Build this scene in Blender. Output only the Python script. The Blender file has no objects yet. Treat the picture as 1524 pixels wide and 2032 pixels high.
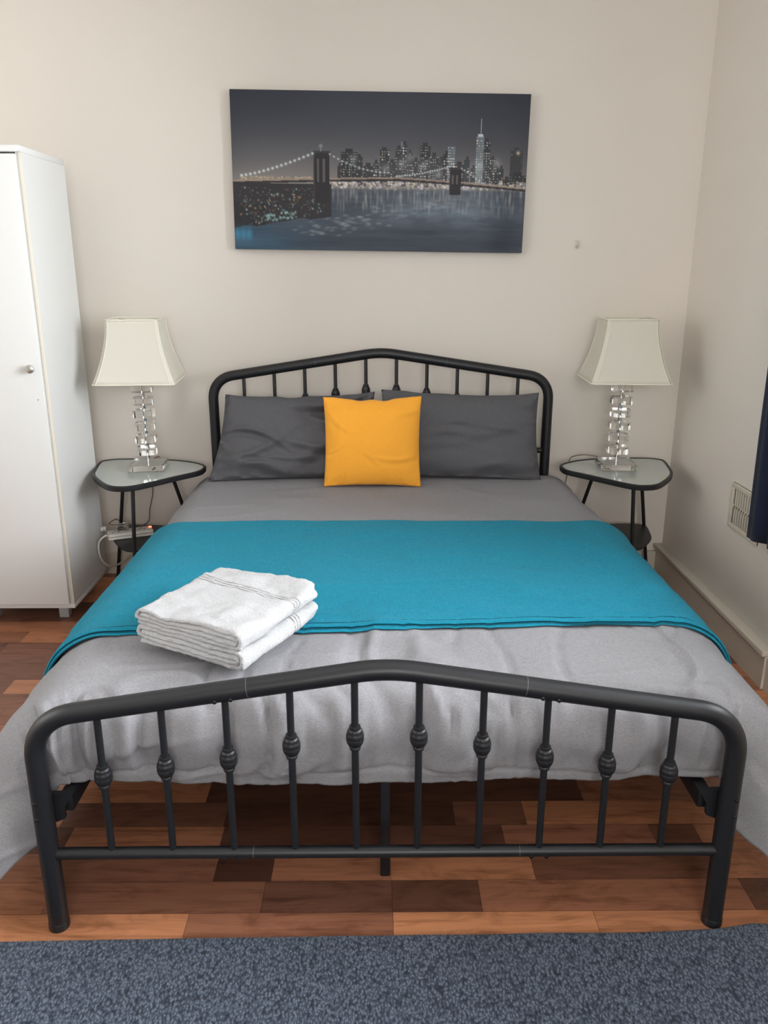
import bpy, bmesh, math, random
import numpy as np
from mathutils import Vector, Matrix

random.seed(7)
rng = np.random.default_rng(11)
SC = bpy.context.scene
COL = SC.collection
R = math.radians

# ------------------------------------------------------------------ camera
cd = bpy.data.cameras.new('camera')
cam = bpy.data.objects.new('camera', cd); COL.objects.link(cam)
PITCH, YAW = 0.2948, 0.0090
cam.location = (-0.0181, -1.3879, 1.3332)
cam.rotation_euler = (math.pi / 2 - PITCH, 0.0, -YAW)
cd.sensor_fit = 'VERTICAL'; cd.sensor_height = 36.0
cd.lens = 1606.66 / 2032 * 36.0
cd.clip_start = 0.02
SC.camera = cam

# ------------------------------------------------------------------ colour management, world, daylight
SC.view_settings.view_transform = 'Standard'
SC.view_settings.look = 'None'
SC.view_settings.gamma = 1.0
SC.view_settings.use_curve_mapping = False
SC.view_settings.exposure = 0.66

wd = bpy.data.worlds.new('overcast_sky'); SC.world = wd; wd.use_nodes = True
bg = wd.node_tree.nodes['Background']
bg.inputs['Color'].default_value = (0.86, 0.93, 1.0, 1); bg.inputs['Strength'].default_value = 1.0

def window_light(name, loc, rot, sx, sy, power, color):
    l = bpy.data.lights.new(name, 'AREA'); l.shape = 'RECTANGLE'; l.size = sx; l.size_y = sy
    l.energy = power; l.color = color
    o = bpy.data.objects.new(name, l); COL.objects.link(o); o.location = loc; o.rotation_euler = rot
    return o
# daylight through the curtained window on the right and the one opposite; the front light is added to lift the back wall
window_light('daylight_right', (1.40, -0.05, 1.55), (R(90), 0, R(90)), 1.66, 1.3, 100, (0.92, 0.955, 1.0))
window_light('daylight_left', (-2.48, -0.55, 1.55), (R(90), 0, R(-90)), 1.66, 1.3, 22, (1.0, 0.985, 0.965))
window_light('fill_front', (0.25, -3.60, 1.65), (R(90), 0, 0), 1.46, 1.1, 45, (1.0, 0.975, 0.95))

# ------------------------------------------------------------------ node helpers
def S(c):
    """sRGB 0-255 to linear"""
    out = []
    for v in c:
        v = v / 255.0
        out.append(v / 12.92 if v <= 0.04045 else ((v + 0.055) / 1.055) ** 2.4)
    return tuple(out)

class NT:
    def __init__(s, name):
        s.m = bpy.data.materials.new(name); s.m.use_nodes = True
        s.t = s.m.node_tree; s.n = s.t.nodes; s.b = s.n['Principled BSDF']
        s.out = s.n['Material Output']
    def new(s, typ, **kw):
        n = s.n.new(typ)
        for k, v in kw.items(): setattr(n, k, v)
        return n
    def link(s, a, b): s.t.links.new(a, b)
    def math(s, op, a, b=None, c=None):
        n = s.new('ShaderNodeMath', operation=op)
        for i, v in enumerate((a, b, c)):
            if v is None: continue
            if isinstance(v, (int, float)): n.inputs[i].default_value = v
            else: s.link(v, n.inputs[i])
        return n.outputs[0]
    def coords(s, scale=(1, 1, 1), rot=(0, 0, 0), src='Object'):
        tc = s.new('ShaderNodeTexCoord'); mp = s.new('ShaderNodeMapping')
        mp.inputs['Scale'].default_value = scale; mp.inputs['Rotation'].default_value = rot
        s.link(tc.outputs[src], mp.inputs['Vector']); return mp.outputs['Vector']
    def noise(s, vec, scale, detail=3, rough=0.55, dist=0.0):
        n = s.new('ShaderNodeTexNoise'); s.link(vec, n.inputs['Vector'])
        n.inputs['Scale'].default_value = scale; n.inputs['Detail'].default_value = detail
        n.inputs['Roughness'].default_value = rough; n.inputs['Distortion'].default_value = dist
        return n.outputs['Fac']
    def ramp(s, fac, stops):
        n = s.new('ShaderNodeValToRGB'); e = n.color_ramp.elements
        while len(e) < len(stops): e.new(0.5)
        for el, (p, c) in zip(e, stops):
            el.position = p; el.color = (*c, 1) if len(c) == 3 else c
        s.link(fac, n.inputs['Fac']); return n.outputs['Color']
    def mix(s, fac, a, b, blend='MIX'):
        n = s.new('ShaderNodeMix', data_type='RGBA', blend_type=blend)
        for sock, v in ((n.inputs[0], fac), (n.inputs[6], a), (n.inputs[7], b)):
            if isinstance(v, (int, float)): sock.default_value = v
            elif isinstance(v, tuple): sock.default_value = (*v, 1) if len(v) == 3 else v
            else: s.link(v, sock)
        return n.outputs[2]
    def bump(s, h, strength, dist=0.01, normal=None):
        n = s.new('ShaderNodeBump'); n.inputs['Strength'].default_value = strength
        n.inputs['Distance'].default_value = dist; s.link(h, n.inputs['Height'])
        if normal is not None: s.link(normal, n.inputs['Normal'])
        return n.outputs['Normal']
    def set(s, **kw):
        for k, v in kw.items():
            sock = s.b.inputs[k]
            if isinstance(v, (int, float)): sock.default_value = v
            elif isinstance(v, tuple): sock.default_value = (*v, 1) if len(v) == 3 else v
            else: s.link(v, sock)
        return s

def plain(name, col, rough=0.5, metal=0.0, bump=0.0, bscale=200, var=0.0, spec=0.5):
    t = NT(name); v = t.coords()
    c = col
    if var:
        n = t.noise(v, 6, 4)
        c = t.mix(n, tuple(x * (1 - var) for x in col), tuple(min(1, x * (1 + var)) for x in col))
    t.set(**{'Base Color': c, 'Roughness': rough, 'Metallic': metal, 'Specular IOR Level': spec})
    if bump:
        t.set(Normal=t.bump(t.noise(v, bscale, 3), bump, 0.002))
    return t.m

def fabric(name, col, var=0.25, weave=900, bump=0.35, sheen=0.2, streak=(1, 1, 1), lint=None, bdist=0.0012, soft=25, softvar=0.0):
    t = NT(name)
    v = t.coords(streak)
    n1 = t.noise(v, weave, 2, 0.7)
    va = t.coords((weave * 0.12, weave, weave)); vb = t.coords((weave, weave * 0.12, weave * 0.5))
    na = t.noise(va, 1, 2); nb = t.noise(vb, 1, 2)
    h = t.math('ADD', t.math('MULTIPLY', n1, 0.5), t.math('MULTIPLY', t.math('ADD', na, nb), 0.4))
    fac = t.math('MULTIPLY_ADD', t.math('SUBTRACT', h, 0.65), 2.4, 0.5)
    dark = tuple(x * (1 - var) for x in col); light = tuple(min(1.0, x * (1 + var)) for x in col)
    c = t.mix(fac, dark, light)
    if softvar:
        ns = t.noise(t.coords(), soft, 3)
        c = t.mix(t.math('MULTIPLY', ns, softvar), c, light)
    t.set(**{'Base Color': c, 'Roughness': 0.9, 'Specular IOR Level': 0.15,
             'Sheen Weight': sheen, 'Sheen Roughness': 0.5, 'Normal': t.bump(h, bump, bdist)})
    return t.m

# ------------------------------------------------------------------ materials
def floor_mat():
    t = NT('laminate_planks')
    tc = t.new('ShaderNodeTexCoord')
    at = t.new('ShaderNodeVertexColor'); at.layer_name = 'plank'
    sp = t.new('ShaderNodeSeparateColor'); t.link(at.outputs['Color'], sp.inputs[0])
    base = t.ramp(sp.outputs[0], [(0.0, S((74, 48, 39))), (0.25, S((118, 80, 64))), (0.5, S((162, 109, 83))), (0.75, S((186, 126, 92))), (1.0, S((208, 142, 100)))])
    # grain, shifted for every plank
    cb = t.new('ShaderNodeCombineXYZ'); t.link(sp.outputs[1], cb.inputs[0]); t.link(sp.outputs[2], cb.inputs[1])
    off = t.new('ShaderNodeVectorMath', operation='SCALE'); t.link(cb.outputs[0], off.inputs[0]); off.inputs['Scale'].default_value = 40
    ad = t.new('ShaderNodeVectorMath', operation='ADD'); t.link(tc.outputs['Object'], ad.inputs[0]); t.link(off.outputs[0], ad.inputs[1])
    mp = t.new('ShaderNodeMapping'); mp.inputs['Scale'].default_value = (2.2, 34, 1); t.link(ad.outputs[0], mp.inputs['Vector'])
    g = t.noise(mp.outputs[0], 1.6, 6, 0.62, 1.2)
    mp2 = t.new('ShaderNodeMapping'); mp2.inputs['Scale'].default_value = (4, 12, 1); t.link(ad.outputs[0], mp2.inputs['Vector'])
    g2 = t.noise(mp2.outputs[0], 1.1, 4, 0.6, 2.0)
    grain = t.ramp(g, [(0.3, (0.62, 0.58, 0.55)), (0.5, (0.95, 0.95, 0.95)), (0.75, (1.12, 1.1, 1.06))])
    blot = t.ramp(g2, [(0.32, (0.55, 0.5, 0.47)), (0.5, (1, 1, 1)), (0.8, (1.08, 1.06, 1.03))])
    c = t.mix(0.8, base, grain, 'MULTIPLY'); c = t.mix(0.75, c, blot, 'MULTIPLY')
    t.set(**{'Base Color': c, 'Roughness': 0.34, 'Specular IOR Level': 0.45, 'Normal': t.bump(g, 0.06, 0.001)})
    return t.m

def rug_mat():
    t = NT('rug_loop_pile')
    v0 = t.coords((1.0, 0.60, 1.0))
    nv = t.new('ShaderNodeTexNoise'); nv.inputs['Scale'].default_value = 120; nv.inputs['Detail'].default_value = 2; t.link(v0, nv.inputs['Vector'])
    sc = t.new('ShaderNodeVectorMath', operation='SCALE'); sc.inputs['Scale'].default_value = .006; t.link(nv.outputs['Color'], sc.inputs[0])
    ad = t.new('ShaderNodeVectorMath', operation='ADD'); t.link(v0, ad.inputs[0]); t.link(sc.outputs[0], ad.inputs[1]); v = ad.outputs[0]
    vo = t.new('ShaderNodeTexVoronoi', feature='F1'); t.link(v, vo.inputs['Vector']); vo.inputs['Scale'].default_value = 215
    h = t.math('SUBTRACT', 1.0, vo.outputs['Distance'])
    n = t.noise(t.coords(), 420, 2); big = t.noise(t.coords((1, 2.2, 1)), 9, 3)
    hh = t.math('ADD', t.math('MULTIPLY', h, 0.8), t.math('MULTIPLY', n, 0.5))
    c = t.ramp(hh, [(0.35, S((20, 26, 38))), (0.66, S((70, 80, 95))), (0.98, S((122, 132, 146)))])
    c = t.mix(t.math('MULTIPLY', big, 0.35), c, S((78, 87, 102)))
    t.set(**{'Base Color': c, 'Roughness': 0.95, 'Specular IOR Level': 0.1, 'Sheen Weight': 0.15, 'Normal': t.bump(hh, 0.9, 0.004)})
    return t.m

def wall_mat(name, col):
    t = NT(name); v = t.coords()
    n = t.noise(v, 1.6, 4); f = t.noise(v, 160, 3)
    c = t.mix(n, tuple(x * 0.97 for x in col), tuple(min(1, x * 1.03) for x in col))
    t.set(**{'Base Color': c, 'Roughness': 0.75, 'Specular IOR Level': 0.3, 'Normal': t.bump(f, 0.08, 0.001)})
    return t.m

def terry_mat():
    t = NT('white_terry'); v = t.coords()
    a = t.noise(v, 420, 3, 0.7); b = t.noise(v, 90, 3, 0.6)
    h = t.math('ADD', a, t.math('MULTIPLY', b, 0.7))
    c = t.ramp(a, [(0.3, (0.46, 0.455, 0.45)), (0.55, (0.66, 0.66, 0.67))])
    t.set(**{'Base Color': c, 'Roughness': 0.95, 'Specular IOR Level': 0.1, 'Sheen Weight': 0.3, 'Normal': t.bump(h, 1.0, 0.006)})
    return t.m

def glass_mat(name, col=(1, 1, 1), rough=0.0, ior=1.5):
    t = NT(name)
    t.set(**{'Base Color': col, 'Roughness': rough, 'Transmission Weight': 1.0, 'IOR': ior})
    return t.m

def shade_mat():
    t = NT('cream_shade_fabric'); v = t.coords()
    n = t.noise(v, 500, 2)
    d = t.new('ShaderNodeBsdfDiffuse'); tr = t.new('ShaderNodeBsdfTranslucent'); mx = t.new('ShaderNodeMixShader')
    c = t.mix(n, (0.81, 0.78, 0.69), (0.89, 0.86, 0.77))
    t.link(c, d.inputs['Color']); t.link(c, tr.inputs['Color'])
    nm = t.bump(n, 0.15, 0.001); t.link(nm, d.inputs['Normal'])
    mx.inputs[0].default_value = 0.32
    t.link(d.outputs[0], mx.inputs[1]); t.link(tr.outputs[0], mx.inputs[2]); t.link(mx.outputs[0], t.out.inputs['Surface'])
    return t.m

def pane_mat():
    t = NT('window_glass')
    a = t.new('ShaderNodeBsdfTransparent'); g = t.new('ShaderNodeBsdfGlossy'); g.inputs['Roughness'].default_value = 0.02
    fr = t.new('ShaderNodeFresnel'); mx = t.new('ShaderNodeMixShader')
    t.link(fr.outputs[0], mx.inputs[0]); t.link(a.outputs[0], mx.inputs[1]); t.link(g.outputs[0], mx.inputs[2])
    t.link(mx.outputs[0], t.out.inputs['Surface']); return t.m

def print_mat():
    t = NT('canvas_print'); a = t.new('ShaderNodeVertexColor'); a.layer_name = 'print'
    t.set(**{'Base Color': a.outputs['Color'], 'Roughness': 0.55, 'Specular IOR Level': 0.35,
             'Normal': t.bump(t.noise(t.coords(), 900, 2), 0.1, 0.001)})
    return t.m

def led_mat():
    t = NT('red_neon'); t.set(**{'Base Color': (0.8, 0.05, 0.04), 'Emission Color': (1, 0.1, 0.06), 'Emission Strength': 3.0}); return t.m

M = dict(
    floor=floor_mat(), rug=rug_mat(),
    wall=wall_mat('cream_wall_paint', (0.745, 0.69, 0.62)),
    ceiling=wall_mat('white_ceiling_paint', (0.88, 0.865, 0.83)),
    trim=plain('cream_gloss_trim', (0.62, 0.565, 0.475), 0.4),
    black=plain('black_powder_coat', (0.009, 0.0095, 0.0115), 0.42, bump=0.05, bscale=900),
    steel=plain('bare_seam_metal', (0.10, 0.10, 0.105), 0.5, 0.3),
    bolt=plain('black_bolt', (0.01, 0.01, 0.011), 0.25),
    duvet=fabric('grey_linen_duvet', (0.262, 0.258, 0.270), 0.30, 700, 0.35, 0.03),
    pillow=fabric('charcoal_linen_pillow', (0.108, 0.107, 0.116), 0.25, 700, 0.35, 0.03),
    sheet=fabric('grey_sheet', (0.30, 0.295, 0.305), 0.15, 700, 0.2, 0.03),
    teal=fabric('teal_fleece', (0.007, 0.195, 0.285), 0.30, 420, 0.55, 0.03, bdist=0.002),
    teal_dark=fabric('teal_hem', (0.004, 0.09, 0.135), 0.2, 420, 0.3, 0.03),
    yellow=fabric('mustard_velvet', (0.95, 0.405, 0.045), 0.10, 500, 0.12, 0.12, softvar=0.5),
    terry=terry_mat(),
    melamine=plain('white_melamine', (0.68, 0.68, 0.66), 0.38),
    edging=plain('cream_edge_band', (0.70, 0.65, 0.55), 0.45),
    greyleg=plain('grey_plastic_foot', (0.42, 0.42, 0.42), 0.5),
    knob=plain('brushed_steel_knob', (0.55, 0.53, 0.50), 0.35, 0.9),
    dark=plain('dark_cavity', (0.02, 0.018, 0.016), 0.9),
    slot=plain('painted_slot_shade', (0.07, 0.058, 0.045), 0.9),  # shade inside the vent slots, painted as a dark colour
    frost=plain('frosted_grey_glass', (0.47, 0.51, 0.485), 0.12, spec=0.6),
    crystal=glass_mat('clear_crystal', (0.97, 0.98, 0.97), 0.0, 1.5),
    chrome=plain('chrome', (0.75, 0.75, 0.75), 0.08, 1.0),
    shade=shade_mat(),
    piping=plain('cream_piping', (0.80, 0.755, 0.64), 0.8),
    white=plain('white_plastic', (0.74, 0.72, 0.66), 0.35),
    clear=glass_mat('smoky_clear_plastic', (0.80, 0.76, 0.68), 0.12, 1.4),
    cord=plain('clear_brown_flex', (0.20, 0.15, 0.09), 0.4),
    whitecord=plain('white_flex', (0.70, 0.67, 0.60), 0.4),
    navy=fabric('navy_curtain_cloth', (0.012, 0.016, 0.034), 0.25, 500, 0.2, 0.1),
    frame=plain('white_window_paint', (0.8, 0.8, 0.78), 0.4),
    pane=pane_mat(), print=print_mat(),
    canvas_side=plain('dark_canvas_edge', (0.035, 0.038, 0.046), 0.7),
    led=led_mat(), sticker=plain('pale_sticker', (0.55, 0.60, 0.42), 0.6),
    vent=plain('cream_vent_paint', (0.64, 0.59, 0.49), 0.45),
)

# ------------------------------------------------------------------ geometry helpers
def world_loc(o):
    l = Vector((0, 0, 0))
    while o is not None:
        l += Vector(o.location); o = o.parent
    return l

class MB:
    """collects shapes in world coordinates, builds ONE mesh object"""
    def __init__(s): s.v = []; s.f = []
    def add(s, v, f):
        k = len(s.v); s.v += [tuple(p) for p in v]; s.f += [tuple(i + k for i in q) for q in f]; return s
    def grid(s, P, flip=False, close_u=False):
        nu, nv = P.shape[:2]; k = len(s.v); s.v += [tuple(p) for p in P.reshape(-1, 3)]
        for i in range(nu if close_u else nu - 1):
            i2 = (i + 1) % nu
            for j in range(nv - 1):
                q = (k + i * nv + j, k + i2 * nv + j, k + i2 * nv + j + 1, k + i * nv + j + 1)
                s.f.append(q[::-1] if flip else q)
        return s
    def box(s, lo, hi, bevel=0.0, seg=2, rot=0.0, pivot=None, vertical_only=False):
        bm = bmesh.new(); bmesh.ops.create_cube(bm, size=1)
        c = [(a + b) / 2 for a, b in zip(lo, hi)]; d = [abs(b - a) for a, b in zip(lo, hi)]
        for v in bm.verts: v.co = Vector((v.co.x * d[0], v.co.y * d[1], v.co.z * d[2]))
        if bevel:
            es = [e for e in bm.edges if not vertical_only or abs((e.verts[0].co - e.verts[1].co).z) > 1e-6]
            bmesh.ops.bevel(bm, geom=es, offset=min(bevel, min(d) * 0.49), segments=seg, affect='EDGES', profile=0.5)
        m = Matrix.Rotation(rot, 3, 'Z') if not isinstance(rot, Matrix) else rot
        p = Vector(pivot) if pivot else Vector(c)
        for v in bm.verts: v.co = m @ (v.co + Vector(c) - p) + p
        bm.verts.index_update()
        s.add([v.co[:] for v in bm.verts], [[v.index for v in f.verts] for f in bm.faces]); bm.free(); return s
    def tube(s, pts, r, n=16, cap=True):
        pts = [Vector(p) for p in pts]; k = len(s.v); N = len(pts)
        rr = r if hasattr(r, '__len__') else [r] * N
        t0 = (pts[1] - pts[0]).normalized()
        up = Vector((0, 0, 1)) if abs(t0.z) < 0.9 else Vector((0, 1, 0))
        a = t0.cross(up).normalized()
        for i, p in enumerate(pts):
            t = ((pts[min(i + 1, N - 1)] - pts[max(i - 1, 0)])).normalized()
            a = (a - t * a.dot(t)).normalized(); b = t.cross(a)
            for j in range(n):
                w = 2 * math.pi * j / n; s.v.append(tuple(p + (a * math.cos(w) + b * math.sin(w)) * rr[i]))
        for i in range(N - 1):
            for j in range(n):
                j2 = (j + 1) % n
                s.f.append((k + i * n + j, k + i * n + j2, k + (i + 1) * n + j2, k + (i + 1) * n + j))
        if cap:
            s.f.append(tuple(k + j for j in range(n))[::-1]); s.f.append(tuple(k + (N - 1) * n + j for j in range(n)))
        return s
    def lathe(s, prof, origin, n=24, axis='Z'):
        k = len(s.v); o = Vector(origin)
        for r, h in prof:
            for j in range(n):
                w = 2 * math.pi * j / n
                if axis == 'Z': p = Vector((r * math.cos(w), r * math.sin(w), h))
                elif axis == 'Y': p = Vector((r * math.cos(w), h, -r * math.sin(w)))
                else: p = Vector((h, r * math.cos(w), r * math.sin(w)))
                s.v.append(tuple(o + p))
        for i in range(len(prof) - 1):
            for j in range(n):
                j2 = (j + 1) % n
                s.f.append((k + i * n + j, k + i * n + j2, k + (i + 1) * n + j2, k + (i + 1) * n + j))
        s.f.append(tuple(k + j for j in range(n))[::-1]); s.f.append(tuple(k + (len(prof) - 1) * n + j for j in range(n)))
        return s
    def prism(s, outline, z0, z1, bevel=0.0):
        """outline: list of (x, y), counter-clockwise; chamfered top and bottom edges"""
        P = np.array(outline); n = len(P)
        c = P.mean(0); d = P - c; L = np.linalg.norm(d, axis=1)[:, None]
        rings = []
        if bevel:
            inn = c + d * (1 - bevel / L)
            rings = [(inn, z0), (P, z0 + bevel), (P, z1 - bevel), (inn, z1)]
        else: rings = [(P, z0), (P, z1)]
        k = len(s.v)
        for q, z in rings: s.v += [(x, y, z) for x, y in q]
        for i in range(len(rings) - 1):
            for j in range(n):
                j2 = (j + 1) % n; s.f.append((k + i * n + j, k + i * n + j2, k + (i + 1) * n + j2, k + (i + 1) * n + j))
        s.f.append(tuple(k + j for j in range(n))[::-1]); s.f.append(tuple(k + (len(rings) - 1) * n + j for j in range(n)))
        return s
    def build(s, name, mat, parent=None, smooth=True, angle=40):
        me = bpy.data.meshes.new(name); l = world_loc(parent)
        me.from_pydata([(x - l.x, y - l.y, z - l.z) for x, y, z in s.v], [], s.f)
        me.validate()
        bm = bmesh.new(); bm.from_mesh(me); bmesh.ops.recalc_face_normals(bm, faces=bm.faces); bm.to_mesh(me); bm.free()
        me.materials.append(mat)
        if smooth:
            me.polygons.foreach_set('use_smooth', [True] * len(me.polygons))
            try: me.set_sharp_from_angle(angle=R(angle))
            except Exception: pass
        o = bpy.data.objects.new(name, me); COL.objects.link(o)
        if parent is not None: o.parent = parent
        return o

def thing(name, loc, label, cat, group=None):
    o = bpy.data.objects.new(name, None); o.empty_display_size = 0.05; COL.objects.link(o); o.location = loc
    return tag(o, label, cat, group)
def tag(o, label=None, cat=None, group=None, kind=None):
    if label: o['label'] = label
    if cat: o['category'] = cat
    if group: o['group'] = group
    if kind: o['kind'] = kind
    return o
def struct(o): o['kind'] = 'structure'; return o

def spline(pts, n=8, closed=False):
    """Catmull-Rom through the points"""
    P = [Vector(p) for p in pts]; N = len(P); out = []
    rngi = range(N if closed else N - 1)
    for i in rngi:
        if closed: a, b, c, d = P[(i - 1) % N], P[i], P[(i + 1) % N], P[(i + 2) % N]
        else: a, b, c, d = P[max(i - 1, 0)], P[i], P[i + 1], P[min(i + 2, N - 1)]
        for k in range(n):
            t = k / n
            out.append(0.5 * ((2 * b) + (c - a) * t + (2 * a - 5 * b + 4 * c - d) * t * t + (3 * b - a - 3 * c + d) * t ** 3))
    if not closed: out.append(P[-1])
    return out

def hash2(ix, iy, seed):
    h = np.sin(ix * 127.1 + iy * 311.7 + seed * 74.7) * 43758.5453
    return h - np.floor(h)
def vnoise(x, y, seed=0):
    """smooth value noise in -1..1"""
    x = np.asarray(x, float); y = np.asarray(y, float)
    ix = np.floor(x); iy = np.floor(y); fx = x - ix; fy = y - iy
    fx = fx * fx * fx * (fx * (fx * 6 - 15) + 10); fy = fy * fy * fy * (fy * (fy * 6 - 15) + 10)
    a = hash2(ix, iy, seed); b = hash2(ix + 1, iy, seed); c = hash2(ix, iy + 1, seed); d = hash2(ix + 1, iy + 1, seed)
    return 2 * ((a * (1 - fx) + b * fx) * (1 - fy) + (c * (1 - fx) + d * fx) * fy) - 1
def fbm(x, y, seed=0, o=3):
    v = 0; amp = 0.5
    for i in range(o): v = v + amp * vnoise(x * 2 ** i, y * 2 ** i, seed + i * 13); amp *= 0.5
    return v
def ridge(x, y, seed=0):
    return 1 - np.abs(vnoise(x, y, seed)) * 2
def sstep(x, a, b):
    t = np.clip((np.asarray(x, float) - a) / (b - a), 0, 1); return t * t * (3 - 2 * t)

# ================================================================== the room
XR, XL, YB, YF, ZC = 1.273, -2.35, 2.07, -3.50, 2.50
# laminate: strips running along X, each plank with its own tone; those beneath the bed carry its shade in their colour
ROWS = {-1: [(-0.424, 0.9), (0.014, 0.45), (0.446, 0.95), (0.931, 0.8)], 0: [(-0.272, 0.36), (0.013, 0.24), (0.208, 0.2), (0.801, 0.5), (0.973, 0.25)],
        1: [(-0.767, 0.5), (-0.392, 0.36), (-0.261, 0.05), (0.011, 0.55), (0.341, 0.82), (0.778, 0.32), (1.024, 0.8)],
        2: [(-0.771, 0.2), (-0.398, 0.62), (-0.005, 0.12), (0.289, 0.2), (0.656, 0.5), (0.767, 0.3), (1.073, 0.72)],
        3: [(-0.809, 0.92), (-0.402, 0.3), (0.175, 0.1), (0.354, 0.35), (1.122, 0.85)], 4: [(-0.82, 0.7), (-0.465, 0.8), (0.518, 0.15), (0.879, 0.5), (1.173, 0.4)],
        5: [(-0.7, 0.45), (0.3, 0.15), (1.1, 0.7)], 6: [(-0.75, 0.7), (0.2, 0.2), (1.2, 0.5)], 7: [(-0.85, 0.75), (0.2, 0.3), (1.2, 0.6)], 8: [(-0.8, 0.4), (0.1, 0.3)],
        9: [(-0.85, 0.38), (0.1, 0.4)], 10: [(-1.24, 0.3), (-0.75, 0.78), (0.1, 0.4)], 11: [(-1.149, 0.3), (-0.6, 0.72)], 12: [(-1.0, 0.33), (-0.4, 0.5)], 13: [(-0.95, 0.34)], 14: [(-0.9, 0.78)], 15: [(-1.0, 0.58)], 16: [(-1.0, 0.3)]}
fl = MB().box((XL - .15, YF - .15, -.12), (XR + .15, YB + .15, -.0015)); tones = [(.0, 0, 0)] * len(fl.f)
RWD = .0942; g_ = .0004; rf = random.Random(3)
for r in range(int((YF - .032) / RWD) - 1, int((YB - .032) / RWD) + 1):
    y0, y1 = .032 + r * RWD, .032 + (r + 1) * RWD
    segs = list(ROWS.get(r, [])); x = segs[-1][0] if segs else XL - rf.random() * .5
    while x < XR: x += rf.uniform(.35, .8); segs.append((x, rf.choice([.15, .3, .35, .45, .55, .65, .75, .85, .95])))
    first = segs[0][0]; pre = []
    while first > XL: first -= rf.uniform(.35, .7); pre.insert(0, (first, rf.choice([.2, .3, .4, .5, .6, .75, .9])))
    segs = pre + segs; px_ = segs[0][0]
    for x, tn in segs[1:]:
        a_, b_ = max(px_ + g_, XL), min(x - g_, XR); px_ = x
        if b_ - a_ < .01: continue
        fl.add([(a_, y0 + g_, 0), (b_, y0 + g_, 0), (b_, y1 - g_, 0), (a_, y1 - g_, 0)], [(0, 1, 2, 3)]); tones.append((tn, rf.random(), rf.random()))
flo = struct(fl.build('floor', M['floor'], smooth=False))
pa = flo.data.color_attributes.new('plank', 'FLOAT_COLOR', 'CORNER')
for p in flo.data.polygons:
    for li in p.loop_indices: pa.data[li].color = (*tones[p.index], 1)
struct(MB().box((XL - .15, YF - .15, ZC), (XR + .15, YB + .15, ZC + .12)).build('ceiling', M['ceiling'], smooth=False))
struct(MB().box((XL - .15, YB, 0), (XR + .15, YB + .15, ZC)).build('wall_back', M['wall'], smooth=False))
WY0, WY1, WZ0, WZ1 = -0.90, 0.90, 0.88, 2.22          # openings in the right and left walls
w = MB()
w.box((XR, YF, 0), (XR + .15, WY0, ZC)).box((XR, WY1, 0), (XR + .15, YB, ZC))
w.box((XR, WY0, 0), (XR + .15, WY1, WZ0)).box((XR, WY0, WZ1), (XR + .15, WY1, ZC))
struct(w.build('wall_right', M['wall'], smooth=False))
LY0, LY1 = -1.40, 0.30
w = MB()
w.box((XL - .15, YF, 0), (XL, LY0, ZC)).box((XL - .15, LY1, 0), (XL, YB, ZC))
w.box((XL - .15, LY0, 0), (XL, LY1, WZ0)).box((XL - .15, LY0, WZ1), (XL, LY1, ZC))
struct(w.build('wall_left', M['wall'], smooth=False))
FX0, FX1, FZ0, FZ1 = -0.50, 1.00, 1.08, 2.22  # opening for the added front light
w = MB()
w.box((XL - .15, YF - .15, 0), (FX0, YF, ZC)).box((FX1, YF - .15, 0), (XR + .15, YF, ZC))
w.box((FX0, YF - .15, 0), (FX1, YF, FZ0)).box((FX0, YF - .15, FZ1), (FX1, YF, ZC))
struct(w.build('wall_front', M['wall'], smooth=False))
# windows
f = MB(); t_ = 0.05
f.box((XR + .05, WY0, WZ0), (XR + .10, WY1, WZ0 + t_)).box((XR + .05, WY0, WZ1 - t_), (XR + .10, WY1, WZ1))
f.box((XR + .05, WY0, WZ0 + t_), (XR + .10, WY0 + t_, WZ1 - t_)).box((XR + .05, WY1 - t_, WZ0 + t_), (XR + .10, WY1, WZ1 - t_))
f.box((XR + .05, -.02, WZ0 + t_), (XR + .10, .02, WZ1 - t_))
wf = struct(f.build('window_1', M['frame'], smooth=False))
MB().box((XR + .073, WY0 + t_, WZ0 + t_), (XR + .077, WY1 - t_, WZ1 - t_)).build('pane', M['pane'], wf, smooth=False)
f = MB(); LX = XL - .10
f.box((LX, LY0, WZ0), (LX + .05, LY1, WZ0 + t_)).box((LX, LY0, WZ1 - t_), (LX + .05, LY1, WZ1))
f.box((LX, LY0, WZ0 + t_), (LX + .05, LY0 + t_, WZ1 - t_)).box((LX, LY1 - t_, WZ0 + t_), (LX + .05, LY1, WZ1 - t_))
f.box((LX, -.57, WZ0 + t_), (LX + .05, -.53, WZ1 - t_))
wf = struct(f.build('window_2', M['frame'], smooth=False))
MB().box((LX + .023, LY0 + t_, WZ0 + t_), (LX + .027, LY1 - t_, WZ1 - t_)).build('pane', M['pane'], wf, smooth=False)
f = MB()  # unseen front window, added with its light to brighten the back wall
f.box((FX0, YF - .10, FZ0), (FX1, YF - .05, FZ0 + t_)).box((FX0, YF - .10, FZ1 - t_), (FX1, YF - .05, FZ1))
f.box((FX0, YF - .10, FZ0 + t_), (FX0 + t_, YF - .05, FZ1 - t_)).box((FX1 - t_, YF - .10, FZ0 + t_), (FX1, YF - .05, FZ1 - t_))
wf = struct(f.build('fill_window', M['frame'], smooth=False))
MB().box((FX0 + t_, YF - .077, FZ0 + t_), (FX1 - t_, YF - .073, FZ1 - t_)).build('pane', M['pane'], wf, smooth=False)
# skirting
b = MB()
b.box((1.243, .985, 0), (XR, YB, .115)).box((1.232, .985, .115), (XR, YB, .135), .004)
b.box((1.250, YF, 0), (XR, .985, .112))
struct(b.build('baseboard_right', M['trim']))
struct(MB().box((XL, YB - .018, 0), (1.243, YB, .10), .003).build('baseboard_back', M['trim']))

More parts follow.
